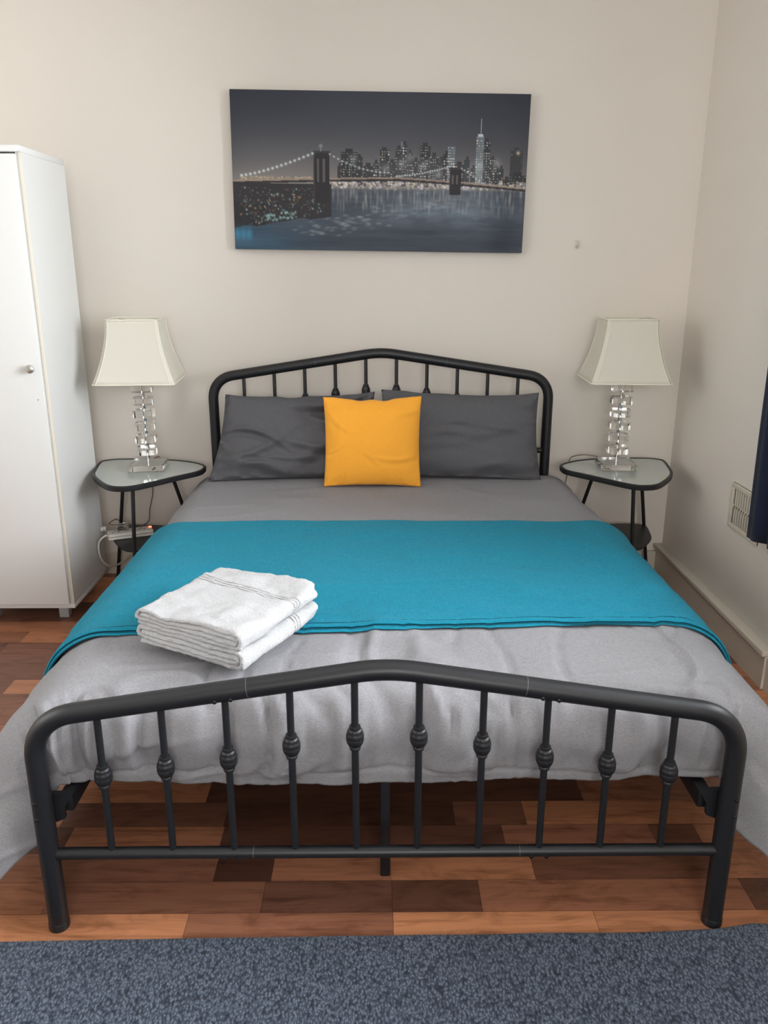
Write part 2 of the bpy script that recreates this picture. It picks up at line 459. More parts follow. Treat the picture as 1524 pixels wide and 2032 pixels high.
# ================================================================== bed frame
W, LB = 0.69, 1.942
bed = thing('bed_frame', (0, 0.97, 0), 'black metal double bed frame with arched spindle headboard and footboard', 'bed')

def arch_pts(ytop, peak, yy, z0=0.0):
    """half outline: floor -> post -> rounded corner -> slope -> rounded peak, mirrored"""
    sl = 0.155; rc = 0.085
    zc = peak - sl * W
    dirv = Vector((1, 0, sl)).normalized()
    # rounded corner between vertical post and slope as a quadratic curve
    C = Vector((-W, yy, zc)); A = C - Vector((0, 0, rc)); B = C + Vector((dirv.x, 0, dirv.z)) * rc
    pts = [Vector((-W, yy, z0)), Vector((-W, yy, z0 + 0.2)), Vector((-W, yy, (zc - rc + .2) / 2 + .05))]
    for i in range(13):
        t = i / 12
        # slightly fuller than a quadratic
        q = A * (1 - t) ** 3 + (A + (C - A) * .62) * 3 * t * (1 - t) ** 2 + (B + (C - B) * .62) * 3 * t * t * (1 - t) + B * t ** 3
        pts.append(q)
    pts.append(Vector((-.35, yy, peak - sl * .35)))
    Pk = Vector((0, yy, peak + .004)); a = Vector((-.06, yy, peak - sl * .06))
    for i in range(7):
        t = i / 12
        pts.append(a * (1 - t) ** 2 + Vector((0, yy, peak)) * 2 * t * (1 - t) + Vector((.06, yy, peak - sl * .06)) * t * t)
    half = pts
    full = half + [Vector((-p.x, p.y, p.z)) for p in half[::-1][1:]]
    return full
def arch_z(x, peak):
    return peak - 0.155 * abs(x) - 0.004 * math.exp(-(x / .04) ** 2)

def spindle(x, zr, zt, zk, yy, r=.0072):
    s = MB().tube([(x, yy, zr), (x, yy, zt)], r, 14).build('spindle', M['black'], bed)
    prof = [(r, -.027), (.0105, -.0265), (.0115, -.022), (.010, -.0195), (.0135, -.017), (.0168, -.010), (.0180, -.003),
            (.0172, -.001), (.0172, .001), (.0180, .003), (.0168, .009), (.0145, .013), (.0150, .0145), (.0130, .018), (.0110, .0195),
            (.0118, .021), (.0105, .0255), (r, .026)]
    MB().lathe(prof, (x, yy, zk), 26).build('finial', M['black'], s, angle=60)
    return s

XS = [-.5615 + i * .1248 for i in range(10)]
KF = [.367, .386, .405, .433, .452, .451, .433, .405, .387, .369]
KH = [.765, .784, .805, .828, .844, .842, .828, .805, .784, .765]
# footboard
PF = 0.602
foot = MB().tube(arch_pts(0, PF, 0.0), .0202, 24).build('footboard_tube', M['black'], bed, angle=60)
for s in (-1, 1):
    MB().lathe([(.017, 0), (.0212, .002), (.0212, .016), (.0203, .018)], (s * W, 0, 0), 24).build('foot_cap', M['black'], foot)
ZR = 0.184
MB().tube([(-W + .012, 0, ZR), (W - .012, 0, ZR)], .0125, 20).build('bottom_rail', M['black'], bed)
for x, k in zip(XS, KF): spindle(x, ZR + .005, arch_z(x, PF) - .008, k, 0.0)
# joint seams and bolts
def ring(x, y, z, r, ang, mat):
    m = Matrix.Rotation(-ang, 3, 'Y'); mb = MB()
    d = m @ Vector((1, 0, 0)); c = Vector((x, y, z))
    mb.tube([c - d * .0007, c + d * .0007], r, 28); return mb.build('joint_seam', M['steel'], bed)
for sx in (-1, 1):
    xs = .266 * sx
    ring(xs, 0, arch_z(xs, PF), .0204, -sx * math.atan(.155), M['steel'])
    ring(.272 * sx, 0, ZR, .0127, 0, M['steel'])
    ring(xs, LB, arch_z(xs, 1.0), .0204, -sx * math.atan(.155), M['steel'])
def bolt(x, y, z, r=.0048):
    MB().lathe([(r, .004), (r, 0), (r * .8, -.0025), (r * .3, -.0035)], (x, y, z), 12, 'Y').build('bolt', M['bolt'], bed)
for sx in (-1, 1):
    xc = .3130 * sx
    for d in (-.0155, .0155):
        bolt(xc + d, -.0165, arch_z(xc + d, PF) - .0115)
        bolt(xc + d - .002, -.0105, ZR - .0065)
    for z in (.315, .278): bolt(sx * (W + .006), -.0195, z)
# headboard
PH = 1.0
head = MB().tube(arch_pts(0, PH, LB), .0202, 24).build('headboard_tube', M['black'], bed, angle=60)
MB().tube([(-W + .012, LB, .592), (W - .012, LB, .592)], .0115, 18).build('headboard_rail', M['black'], bed)
for x, k in zip(XS, KH): spindle(x, .597, arch_z(x, PH) - .008, k, LB)
# rails, corner brackets and centre support
for sx in (-1, 1):
    MB().box((sx * .655 - .014, .03, .262), (sx * .655 + .014, LB - .02, .302), .004).build('side_rail', M['black'], bed)
    for yy, dy in ((0, 1), (LB, -1)):
        k = MB(); y0, y1 = (yy + dy * .012), (yy + dy * .022)
        lo, hi = min(y0, y1), max(y0, y1)
        pol = [(sx * .685, .245), (sx * .654, .258), (sx * .652, .285), (sx * .632, .318), (sx * .685, .318)]
        k.v += [(x, lo, z) for x, z in pol] + [(x, hi, z) for x, z in pol]; n = 5
        k.f += [tuple(range(n)), tuple(range(2 * n - 1, n - 1, -1))] + [(i, (i + 1) % n, n + (i + 1) % n, n + i) for i in range(n)]
        k.build('corner_bracket', M['black'], bed, smooth=False)
MB().box((-.015, .125, .272), (.012, LB - .02, .300), .003).build('centre_rail', M['black'], bed)
for yy in (.15, .97):
    MB().box((-.0125, yy - .012, 0), (.0095, yy + .012, .274), .003).build('support_leg', M['black'], bed)

# ================================================================== mattress and bedding
mat_ = MB().box((-.640, .128, .306), (.640, 1.915, .452), .060, 5).build('mattress', M['sheet'])
tag(mat_, 'grey-sheeted double mattress lying on the black metal bed frame beneath the duvet', 'mattress')

B0, RF = .132, .087           # foot fold starts at this Y, radius
A0L, A0R, RS = .655, .690, .16
ZT = .497
def duvet_pos(a, b, wr=1.0):
    a = np.asarray(a, float); b = np.asarray(b, float)
    sgn = np.where(a < 0, -1.0, 1.0); A0 = np.where(a < 0, A0L, A0R)
    da = np.maximum(0, np.abs(a) - A0); db = np.maximum(0, B0 - b)
    p = 2.6
    r = (da ** p + db ** p) ** (1 / p) + 1e-9
    h = np.hypot(da, db) + 1e-9
    ca, cb = da / h, db / h
    hd = sstep(b, 1.35, 1.65)
    A0 = A0 + np.where(a < 0, .028, 0) * hd
    rho = (RS - .055 * hd) * ca ** 2 + RF * cb ** 2 + (1 - ca ** 2 - cb ** 2) * .16
    rho = np.where(h < 1e-6, RF, rho)
    phm = (R(80) + R(9) * hd) * ca ** 2 + R(103) * cb ** 2
    phm = np.where(h < 1e-6, R(85), phm)
    phi = np.minimum(r / rho, phm); rest = np.maximum(0, r - rho * phm)
    o = rho * np.sin(phi) + rest * np.cos(phm); d = rho * (1 - np.cos(phi)) + rest * np.sin(phm)
    # flared, rippling side skirts
    side = sstep(da, .12, .38) * ca ** 2 * (1 - hd)
    o = o + side * (.014 * np.sin(b * 13 + sgn * 1.3) + .012 * vnoise(b * 4.5, sgn * 3.0, 5))
    # the overhang swings outwards near the foot corners
    o = o + sstep(r, .16, .40) * ca * (1 - sstep(b, .10, .75)) * np.where(a < 0, .085, .06)
    corner = ca * cb * 2
    o = o + corner * sstep(r, .15, .4) * (.022 + .012 * np.sin(np.arctan2(db, da + 1e-9) * 9))
    x = sgn * (np.minimum(np.abs(a), A0) + o * ca); y = np.maximum(b, B0) - o * cb
    z = ZT - d
    top = 1 - sstep(h, .0, .10)
    # slack, filled look of the top
    z = z + top * (.007 * fbm(a * 2.6 + 4, b * 2.2, 21, 2) + .004 * np.cos(np.clip(a / .7, -1, 1) * math.pi / 2))
    z = z + sstep(b, 1.55, 1.80) * top * .010
    return np.stack([x, y, z], -1)
def duvet_disp(a, b):
    da = np.maximum(0, np.abs(a) - .67); db = np.maximum(0, B0 - b)
    ff = sstep(db, .015, .085) * (1 - .75 * sstep(db, .185, .235)) * (1 - sstep(da, .03, .16))      # hanging foot end
    fs = sstep(da, .05, .2)
    q = a + .05 * vnoise(a * 4, b * 5, 31) + .10 * b * np.sin(a * 7 + 1)
    d = ff * 1.9 * (.0085 * vnoise(q * 8.5, b * 2.6, 41) + .0055 * vnoise(q * 17 + 3, b * 4.5, 43) + .0045 * np.exp(-(vnoise(q * 11 + 7, b * 2.2, 45) / .16) ** 2)
              - .0075 * np.exp(-(vnoise(q * 13 + 2, b * 3.0, 52) / .13) ** 2) - .0050 * np.exp(-(vnoise(q * 24 + 5, b * 5.0, 53) / .15) ** 2)
              + .0030 * vnoise(q * 34, b * 9, 46) + .006 * sstep(db, .10, .19) * np.exp(-(vnoise(a * 2.6, (b + .05 * np.sin(a * 6)) * 12, 47) / .22) ** 2)
              - .004 * np.exp(-((db - .218 + .006 * vnoise(a * 6, a * 0, 48)) / .006) ** 2))
    # long folds swinging down the sides
    d = d + fs * (.008 * vnoise(b * 6 + a * 1.5, a * 1.5, 61) + .004 * np.exp(-(vnoise(b * 7 + a * 2.4, a * 1.2, 63) / .15) ** 2) + .003 * vnoise(b * 19 + a * 5, a * 3, 64))
    # creases running back over the top from the foot end, shallow puckers elsewhere
    tp = (1 - sstep(db, .03, .15)) * (1 - sstep(da, .05, .2))
    near = 1 - sstep(b, .24, .62)
    d = d + tp * (near * (-.006 * np.exp(-(vnoise(q * 12 + 4, b * 4.0, 72) / .12) ** 2) + .0085 * np.exp(-(vnoise(q * 7 + 9, b * 3.4, 71) / .14) ** 2) + .006 * vnoise(a * 8, b * 5, 75))
                  + .0028 * np.exp(-(vnoise(a * 2.4 + b * 1.1, b * 5.5 - a * .8, 77) / .10) ** 2) + .0026 * vnoise(a * 7, b * 8, 79))
    return d
def duvet_surf(a, b, off=0.0, wr=1.0):
    e = 1e-3
    P = duvet_pos(a, b)
    n = np.cross(duvet_pos(a + e, b) - duvet_pos(a - e, b), duvet_pos(a, b + e) - duvet_pos(a, b - e))
    n /= np.linalg.norm(n, axis=-1, keepdims=True) + 1e-12
    return P + n * (duvet_disp(a, b) * wr + off)[..., None]

AL = .655 + .50; AR = .69 + .47
ua = np.concatenate([np.linspace(-AL, -.60, 84)[:-1], np.linspace(-.60, .63, 120)[:-1], np.linspace(.63, AR, 84)])
hem = lambda a: B0 - (.240 + .105 * sstep(np.abs(a), .70, .84) + .006 * vnoise(a * 5, a * 0, 90) + .008 * vnoise(a * 1.7, a * 0, 91))
vb = np.linspace(0, 1, 200)
A = np.repeat(ua[:, None], len(vb), 1); hb = hem(A)
tt = vb[None, :]
Bv = np.where(tt < .42, hb + (B0 + .10 - hb) * tt / .42, (B0 + .10) + (1.86 - B0 - .10) * (tt - .42) / .58)
P = duvet_surf(A, Bv)
dm = MB().grid(P)
duv = dm.build('duvet', M['duvet'], angle=180)
so = duv.modifiers.new('thickness', 'SOLIDIFY'); so.thickness = 0.014; so.offset = -1.0; so.use_rim = True
tag(duv, 'grey linen duvet spread over the bed and hanging behind the black footboard', 'duvet')

# teal throw folded in two across the bed
def throw_slab(mb, a0, a1, bf, bb, lo, hi, n=150, m=70):
    uu = np.linspace(0, 1, n); vv = np.linspace(0, 1, m)
    # finer rows next to the two long edges
    vv = np.concatenate([np.linspace(0, .02, 8)[:-1], np.linspace(.02, .98, m)[:-1], np.linspace(.98, 1, 8)])
    A = (a0 + (a1 - a0) * uu)[:, None] * np.ones((1, len(vv)))
    Bq = bf(A) + (bb(A) - bf(A)) * vv[None, :]
    edge = np.minimum(vv, 1 - vv) * .85
    rd = np.clip(edge / .008, 0, 1); prof = np.sqrt(np.clip(1 - (1 - rd) ** 2, 0, 1))
    mid = (lo + hi) / 2; hh = (hi - lo) / 2
    wob = .0012 * vnoise(A * 14, Bq * 14, 101) + .0010 * vnoise(A * 5 + 8, Bq * 6, 103)
    wr = .55
    T = duvet_surf(A, Bq, mid + hh * prof[None, :] + wob, wr); Bt = duvet_surf(A, Bq, mid - hh * prof[None, :] + wob * .5, wr)
    k = len(mb.v); nu, nv = T.shape[:2]
    mb.grid(T); k2 = len(mb.v); mb.grid(Bt, flip=True)
    for j in range(nv - 1):
        for i in (0, nu - 1):
            q = (k + i * nv + j, k + i * nv + j + 1, k2 + i * nv + j + 1, k2 + i * nv + j)
            mb.f.append(q if i == 0 else q[::-1])
    return mb
tf = lambda a: .372 + .030 * (a + .2) + .010 * vnoise(a * 3.1, a * 0, 111) + .020 * sstep(np.abs(a), .62, .95)
tb = lambda a: 1.205 + .006 * vnoise(a * 3.3, a * 0, 113) + .02 * sstep(np.abs(a), .6, .8)
thr = thing('throw_blanket', (0, .8, .5), 'folded teal fleece throw lying across the grey duvet', 'blanket')
throw_slab(MB(), -.655 - .355, .69 + .365, lambda a: tf(a) - .004 + .006 * vnoise(a * 6, a * 0, 117), lambda a: tb(a) - .006, .0035, .0095).build('lower_layer', M['teal'], thr, angle=180)
throw_slab(MB(), -.655 - .350, .69 + .360, lambda a: tf(a) + .004, tb, .0105, .0175).build('upper_layer', M['teal'], thr, angle=180)
def hem_line(dv, name, off):
    aa = np.linspace(-.655 - .345, .69 + .355, 220); bb_ = tf(aa) + dv
    Pn = duvet_surf(aa, bb_, np.full_like(aa, off), .55)
    MB().tube([tuple(p) for p in Pn], .0016, 6).build(name, M['teal_dark'], thr, angle=180)
hem_line(.002, 'hem_binding', .0098)
hem_line(.020, 'hem_stitching', .0168)

# ------------------------------------------------------------------ pillows and cushion
def make_pillow(name, mat, w, h, t, bottom, lean, yaw, roll, label, cat, group=None, seed=0, sag=.02, power=2.4, crease=.006, n=96, shear=(0, 0), ncr=10, tiltv=.3):
    """bottom: world point of the middle of the bottom seam; lean: angle back from vertical"""
    u = np.linspace(-1, 1, n); v = np.linspace(-1, 1, n)
    U, V = np.meshgrid(u, v, indexing='ij')
    def edge(U, V):
        # outline with slightly drawn in sides and pointed corners
        x = U * (w / 2) * (1 - .045 * (1 - V ** 2) * np.abs(U) ** 3) ; y = V * (h / 2) * (1 - .05 * (1 - U ** 2) * np.abs(V) ** 3)
        return x, y
    x, y = edge(U, V)
    prof = (np.clip(1 - np.abs(U) ** power, 0, 1) ** .62) * (np.clip(1 - np.abs(V) ** power, 0, 1) ** .62)
    fill = prof * t / 2
    wrk = crease * .45 * vnoise(U * 1.8 + seed, V * 2.0, seed + 7)
    rp = random.Random(seed); asp = h / w
    for _ in range(ncr):
        cu, cv = rp.uniform(-.95, .95), rp.uniform(-.75, .85); ang = rp.gauss(0.05, tiltv); ln = rp.uniform(.18, .5); wd = rp.uniform(.028, .06)
        du, dv = U - cu, (V - cv) * asp
        al = du * math.cos(ang) + dv * math.sin(ang); pe = -du * math.sin(ang) + dv * math.cos(ang) - rp.uniform(-.5, .5) * al ** 2
        wrk = wrk + crease * rp.uniform(.4, 1.0) * np.exp(-(al / ln) ** 2) * (np.exp(-(pe / wd) ** 2) - .7 * np.exp(-((pe + 1.7 * wd) / (1.4 * wd)) ** 2))
    ed = np.minimum(1 - np.abs(U), 1 - np.abs(V)); tuck = crease * .9 * np.exp(-ed / .10) * vnoise(U * 9 + seed, V * 9, seed + 9)
    mask = sstep(ed, 0, .10)
    front = fill + (wrk * mask) + tuck * sstep(ed, 0, .03)
    back = -(fill * .9)
    x = x + np.where(U < 0, shear[0], shear[1]) * np.abs(U) * (V + 1) / 2
    yy = y - sag * (1 - U ** 2) * sstep(V, -.2, 1.0) + .004 * vnoise(U * 4, U * 0 + seed, seed) * sstep(V, .5, 1)
    zz = yy + h / 2
    L = R(lean)
    def place(th):
        # local: x right, th towards viewer (-Y), zz up along the leaning plane
        X = x; Y = -th * math.cos(L) + zz * math.sin(L); Z = zz * math.cos(L) + th * math.sin(L)
        c, s = math.cos(roll), math.sin(roll); X, Z = X * c - Z * s, X * s + Z * c
        c, s = math.cos(yaw), math.sin(yaw); X, Y = X * c - Y * s, X * s + Y * c
        return np.stack([X + bottom[0], Y + bottom[1], Z + bottom[2]], -1)
    mb = MB(); mb.grid(place(front)); mb.grid(place(back), flip=True)
    me_o = mb.build(name, mat, angle=180)
    bm = bmesh.new(); bm.from_mesh(me_o.data); bmesh.ops.remove_doubles(bm, verts=bm.verts, dist=.0008)
    bmesh.ops.recalc_face_normals(bm, faces=bm.faces); bm.to_mesh(me_o.data); bm.free()
    tag(me_o, label, cat, group)
    # piped seam
    ring_ = []
    F = place(np.zeros_like(front))
    ring_ += [F[i, 0] for i in range(n)] + [F[n - 1, j] for j in range(1, n)] + [F[i, n - 1] for i in range(n - 2, -1, -1)] + [F[0, j] for j in range(n - 2, 0, -1)]
    return me_o, ring_
make_pillow('pillow', M['pillow'], .678, .350, .155, (-.357, 1.775, .508), 19, R(2.5), R(.4),
            'dark grey pillow to the left of the mustard cushion, against the headboard', 'pillow', 'dark grey pillows on the bed', 3, .004, 2.6, .022, shear=(.075, 0), ncr=13, tiltv=.28)
make_pillow('pillow', M['pillow'], .655, .352, .140, (.318, 1.785, .508), 15, R(-1.0), R(-1.3),
            'dark grey pillow to the right of the mustard cushion, against the headboard', 'pillow', 'dark grey pillows on the bed', 12, .002, 3.2, .014, shear=(0, -.018), ncr=9, tiltv=.2)
make_pillow('cushion', M['yellow'],   .380, .352, .115, (-.036, 1.672, .507), 9, R(0), R(-.2),
            'square mustard yellow velvet cushion standing in front of the grey pillows', 'cushion', None, 21, .008, 2.6, .0045, ncr=7, tiltv=.9)

# ------------------------------------------------------------------ folded towels
def surf_z(x, y):
    """height of the throw / duvet under a point near the towels"""
    p = duvet_surf(np.array([x]), np.array([y]))[0]
    return p[2]
def make_towel(zbase, hgt, label, seed, grow=0.0, bands=True):
    P1 = Vector((-.566, .292)); P2 = Vector((-.297, .134)); P4 = Vector((-.430, .568))
    e1 = (P2 - P1); L1 = e1.length + grow; e1.normalize(); e2 = (P4 - P1); L2 = e2.length; e2.normalize()
    th = hgt / 4
    # ribbon centre line of the folded towel in the (u, z) plane: four layers, closed fold on the right
    def arc(cu, cz, r, a0, a1, n): return [(cu + r * math.cos(a0 + (a1 - a0) * i / n), cz + r * math.sin(a0 + (a1 - a0) * i / n)) for i in range(n + 1)]
    z = [th * (.5 + i) for i in range(4)]
    c = []
    x0, x1 = th * 2.0, L1 - th * 2.0
    nl = 26
    c += [(x0 * .55 + (x1 - x0 * .55) * i / nl, z[0]) for i in range(nl)]
    c += arc(x1, (z[0] + z[3]) / 2, (z[3] - z[0]) / 2, -math.pi / 2, math.pi / 2, 14)
    c += [(x1 + (x0 - x1) * i / nl, z[3]) for i in range(1, nl)]
    c += arc(x0, (z[3] + z[1]) / 2 , (z[3] - z[1]) / 2, math.pi / 2, 1.5 * math.pi, 10)
    c += [(x0 + (x1 - x0) * i / nl, z[1]) for i in range(1, nl)]
    c += arc(x1, (z[1] + z[2]) / 2, (z[2] - z[1]) / 2, -math.pi / 2, math.pi / 2, 6)
    c += [(x1 + (x0 + th * .1 - x1) * i / nl, z[2]) for i in range(1, nl + 1)]
    c = np.array(c)
    d = np.gradient(c, axis=0); d /= np.linalg.norm(d, axis=1)[:, None]; nrm = np.stack([-d[:, 1], d[:, 0]], 1)
    half = th * .49
    # closed loop around the ribbon
    loop = np.concatenate([c + nrm * half, (c - nrm * half)[::-1]])
    # rounded ends
    ts = np.concatenate([[0, .004, .012, .03], np.linspace(.06, .62, 24), np.linspace(.63, .76, 40), np.linspace(.78, .97, 10), [.988, .996, 1.0]])
    NV = len(ts); nu = len(loop)
    cc = np.concatenate([c, c[::-1]])
    V = np.repeat(ts[None, :], nu, 0)
    endr = np.clip(np.minimum(ts, 1 - ts) * L2 / (half * 1.0), 0, 1); sh = np.sqrt(1 - (1 - endr) ** 2) * .9 + .1
    Uc = cc[:, 0][:, None] + (loop - cc)[:, 0][:, None] * sh[None, :]
    Zc = cc[:, 1][:, None] + (loop - cc)[:, 1][:, None] * sh[None, :]
    # outer skin: woven band lines near the far end
    if bands:
        outer = ((loop[:, 1] > z[3] + half * .5) | (loop[:, 0] > x1 + th * 1.1)).astype(float)[:, None]
        g = sum(np.exp(-((V - q) / .005) ** 2) for q in (.658, .694, .730))
        dirn = (loop - cc); dl = np.linalg.norm(dirn, axis=1)[:, None] + 1e-9
        Uc = Uc - outer * g * .0048 * (dirn[:, :1] / dl); Zc = Zc - outer * g * .0048 * (dirn[:, 1:] / dl)
    lev = Zc / hgt
    Zc = Zc + lev * (.006 * vnoise(Uc * 9 + seed, V * 2.6, seed) + .004 * vnoise(Uc * 22, V * 7 + seed, seed + 2) - .006 * sstep(V, .75, 1.0) * np.cos(Uc * 14))
    Zc = Zc + .0014 * vnoise(Uc * 60, V * 22, seed + 5) + .0010 * vnoise(Uc * 150 + Zc * 300, V * 50, seed + 6)
    Uc = Uc + .004 * vnoise(Zc * 60 + seed, V * 4, seed + 7) + .010 * (lev - .5) * vnoise(V * 3 + seed, V * 0, seed + 11)
    Vm = V * L2 + .0022 * vnoise(Uc * 120, Zc * 500 + seed, seed + 9) + .004 * vnoise(Uc * 11, Zc * 90 + seed, seed + 8)
    X = P1.x + e1.x * Uc + e2.x * Vm; Y = P1.y + e1.y * Uc + e2.y * Vm
    base = zbase(X, Y) if callable(zbase) else zbase
    Pts = np.stack([X, Y, Zc + base], -1)
    mb = MB().grid(Pts, close_u=True)
    for i in range(nu // 2 - 1):
        q = (i, i + 1, nu - 2 - i, nu - 1 - i)
        mb.f.append(tuple(k * NV for k in q)); mb.f.append(tuple(k * NV + NV - 1 for k in q)[::-1])
    o = mb.build('folded_towel', M['terry'], angle=180)
    tag(o, label, 'towel', 'folded white towels on the bed')
    return o
TB = .5185
make_towel(TB, .0425, 'folded white terry towel underneath, lying on the teal throw and duvet', 5)
make_towel(TB + .0440, .0425, 'folded white terry towel on top of the stack, with woven band lines', 9)

# ================================================================== bedside tables
OUT = [(-1.174, 1.862), (-1.184, 1.922), (-1.184, 1.972), (-1.135, 2.003), (-1.050, 2.008), (-.928, 1.997), (-.833, 1.970), (-.766, 1.926),
       (-.729, 1.883), (-.722, 1.838), (-.734, 1.780), (-.800, 1.702), (-.862, 1.627), (-.922, 1.560), (-.969, 1.540), (-1.026, 1.556), (-1.086, 1.629), (-1.146, 1.738)]
TZ = .545
def bedside_table(sx, ox, label):
    """sx = 1: as on the left, -1 mirrored for the right"""
    fx = lambda x: x * sx + ox
    t = thing('bedside_table', (fx(-.96), 1.79, 0), label, 'table', 'bedside tables')
    o = [(fx(p.x), p.y) for p in spline([(x, y, 0) for x, y in OUT], 6, True)]
    if sum(o[i][0] * o[(i + 1) % len(o)][1] - o[(i + 1) % len(o)][0] * o[i][1] for i in range(len(o))) < 0: o = o[::-1]
    P = np.array(o); n = len(P)
    tg = np.roll(P, -1, 0) - np.roll(P, 1, 0); tg /= np.linalg.norm(tg, axis=1)[:, None]
    inw = np.stack([-tg[:, 1], tg[:, 0]], 1)
    inner = P + inw * .009
    # metal rim: closed ring
    rim = MB(); prof = [(P, TZ - .020), (P - inw * .001, TZ - .016), (P - inw * .001, TZ - .002), (P + inw * .002, TZ), (inner, TZ), (inner, TZ - .020)]
    k = 0
    for q, z in prof: rim.v += [(x, y, z) for x, y in q]
    for i in range(len(prof)):
        i2 = (i + 1) % len(prof)
        for j in range(n):
            j2 = (j + 1) % n; rim.f.append((i * n + j, i * n + j2, i2 * n + j2, i2 * n + j))
    rim.build('table_rim', M['black'], t)
    MB().prism([tuple(p) for p in inner + inw * .0006], TZ - .012, TZ - .0025, .001).build('glass_top', M['frost'], t)
    # lower shelf, the same outline smaller
    C = np.array([fx(-.955), 1.775]); C2 = np.array([fx(-.972), 1.826])
    Q = C2 + (P - C) * .72
    MB().prism([tuple(p) for p in Q], .243, .251, .002).build('lower_shelf', M['black'], t)
    for a, b_ in (((-.950, 1.603, TZ - .018), (-.985, 1.612, 0)), ((-1.080, 1.928, TZ - .018), (-1.183, 2.022, 0)), ((-.872, 1.868, TZ - .018), (-.770, 1.995, 0))):
        a = (fx(a[0]), a[1], a[2]); b_ = (fx(b_[0]), b_[1], b_[2])
        MB().tube([a, b_], .0075, 14).build('leg', M['black'], t)
    return t
bedside_table(1, 0, 'left bedside table beside the white wardrobe, rounded triangular grey glass top')
rt = bedside_table(-1, .016, 'right bedside table in the corner, rounded triangular grey glass top')
MB().box((1.083, 1.640, TZ - .0026), (1.113, 1.662, TZ - .0018), .0003, rot=R(-25)).build('sticker', M['sticker'], rt)

# ================================================================== crystal lamps
def table_lamp(cx, cy, rot, seed, label, cord_pts, plug_at=None):
    rr = random.Random(seed)
    t = thing('table_lamp', (cx, cy, TZ), label, 'lamp', 'crystal table lamps')
    z = TZ - .0015
    MB().box((cx - .070, cy - .070, z), (cx + .070, cy + .070, z + .026), .004, 2, rot=rot).build('base', M['crystal'], t, smooth=False)
    zs = [.618, .668, .7185, .769, .8195, .870]
    for i, zz in enumerate(zs):
        a = rot + R([6, -4, 5, -6, 4, 0][i] * 1.2); hw = .0375
        MB().box((cx - hw, cy - hw, zz - .0135), (cx + hw, cy + hw, zz + .0135), .010, 1, rot=a, vertical_only=True).build('crystal_block', M['crystal'], t, smooth=False)
    for zz in [.5935, .643, .6932, .7438, .7942, .8448, .8935]:
        h = .0075 if zz > .6 else .0075
        MB().lathe([(.0075, -h), (.0085, -h + .001), (.0085, h - .001), (.0075, h)], (cx, cy, zz), 16).build('spacer', M['chrome'], t)
    MB().tube([(cx, cy, z + .012), (cx, cy, 1.135)], .0035, 12).build('stem', M['chrome'], t)
    MB().lathe([(.013, 0), (.013, .045), (.010, .05)], (cx, cy, .935), 16).build('bulb_holder', M['white'], t)
    # bell shaped square shade with slightly cut corners
    Z0, Z1 = .902, 1.140
    def hw(s): return .096 + .056 * (1 - s) ** 1.75
    def outline(h, ch, m=8):
        pts = []
        cs = [(h, -h + ch), (h, h - ch), (h - ch, h), (-h + ch, h), (-h, h - ch), (-h, -h + ch), (-h + ch, -h), (h - ch, -h)]
        for i in range(8):
            a, b_ = cs[i], cs[(i + 1) % 8]; k = m if i % 2 == 0 else 2
            for q in range(k): pts.append((a[0] + (b_[0] - a[0]) * q / k, a[1] + (b_[1] - a[1]) * q / k))
        return pts
    c, s_ = math.cos(rot), math.sin(rot)
    tr = lambda x, y: (cx + x * c - y * s_, cy + x * s_ + y * c)
    N = 15; ring_ = []
    for i in range(N):
        s = i / (N - 1); ring_.append([(*tr(x, y), Z0 + (Z1 - Z0) * s) for x, y in outline(hw(s), .013 - .004 * s)])
    sh = MB().grid(np.array(ring_).transpose(1, 0, 2), close_u=True).build('lamp_shade', M['shade'], t, angle=25)
    so = sh.modifiers.new('thickness', 'SOLIDIFY'); so.thickness = .0018; so.offset = -1
    pp = MB()
    for zz, s, h in ((Z0 + .001, 0, .0035), (Z1 - .001, 1, .0045)):
        o = [(*tr(x * 1.004, y * 1.004), zz) for x, y in outline(hw(s), .013 - .004 * s)]
        pp.tube(o + o[:1], .0026, 8, cap=False)
    for k in range(4):
        for e in (0, 1):
            path = []
            for i in range(N):
                s = i / (N - 1); h = hw(s); ch = .013 - .004 * s
                p = [(h, h - ch), (h - ch, h), (-h + ch, h), (-h, h - ch), (-h, -h + ch), (-h + ch, -h), (h - ch, -h), (h, -h + ch)][k * 2 + e]
                path.append((*tr(p[0] * 1.003, p[1] * 1.003), Z0 + (Z1 - Z0) * s))
            pp.tube(path, .0012, 6)
    pp.build('shade_piping', M['piping'], sh)
    # wire spider holding the shade
    g = MB()
    for k in range(4):
        a = rot + math.pi / 4 + k * math.pi / 2
        g.tube([(cx, cy, 1.128), (cx + .122 * math.cos(a), cy + .122 * math.sin(a), 1.135)], .0015, 6)
    g.build('shade_carrier', M['chrome'], t)
    cd_ = MB().tube(spline(cord_pts, 8), .0022, 8).build('cord', M['cord'], t)
    return t
lampL = table_lamp(-.950, 1.838, R(4), 1, 'crystal block lamp with cream shade on the left table, beside the wardrobe',
    [(-.945, 1.905, .556), (-.935, 1.96, .552), (-.955, 2.012, .552), (-.985, 2.026, .53), (-1.000, 2.030, .46), (-.998, 2.034, .39), (-1.018, 2.034, .31), (-1.028, 2.03, .255),
     (-1.09, 2.045, .225), (-1.155, 2.045, .25), (-1.160, 2.0, .275), (-1.158, 1.90, .285), (-1.112, 1.862, .292)])
lampR = table_lamp(.962, 1.838, R(-3), 2, 'crystal block lamp with cream shade on the right table in the corner',
    [(.945, 1.905, .556), (.915, 1.955, .562), (.870, 1.985, .562), (.832, 2.005, .552), (.815, 2.022, .53), (.81, 2.03, .45), (.795, 2.035, .36), (.78, 2.04, .25), (.77, 2.04, .1), (.80, 2.03, .006), (.86, 2.03, .006)])
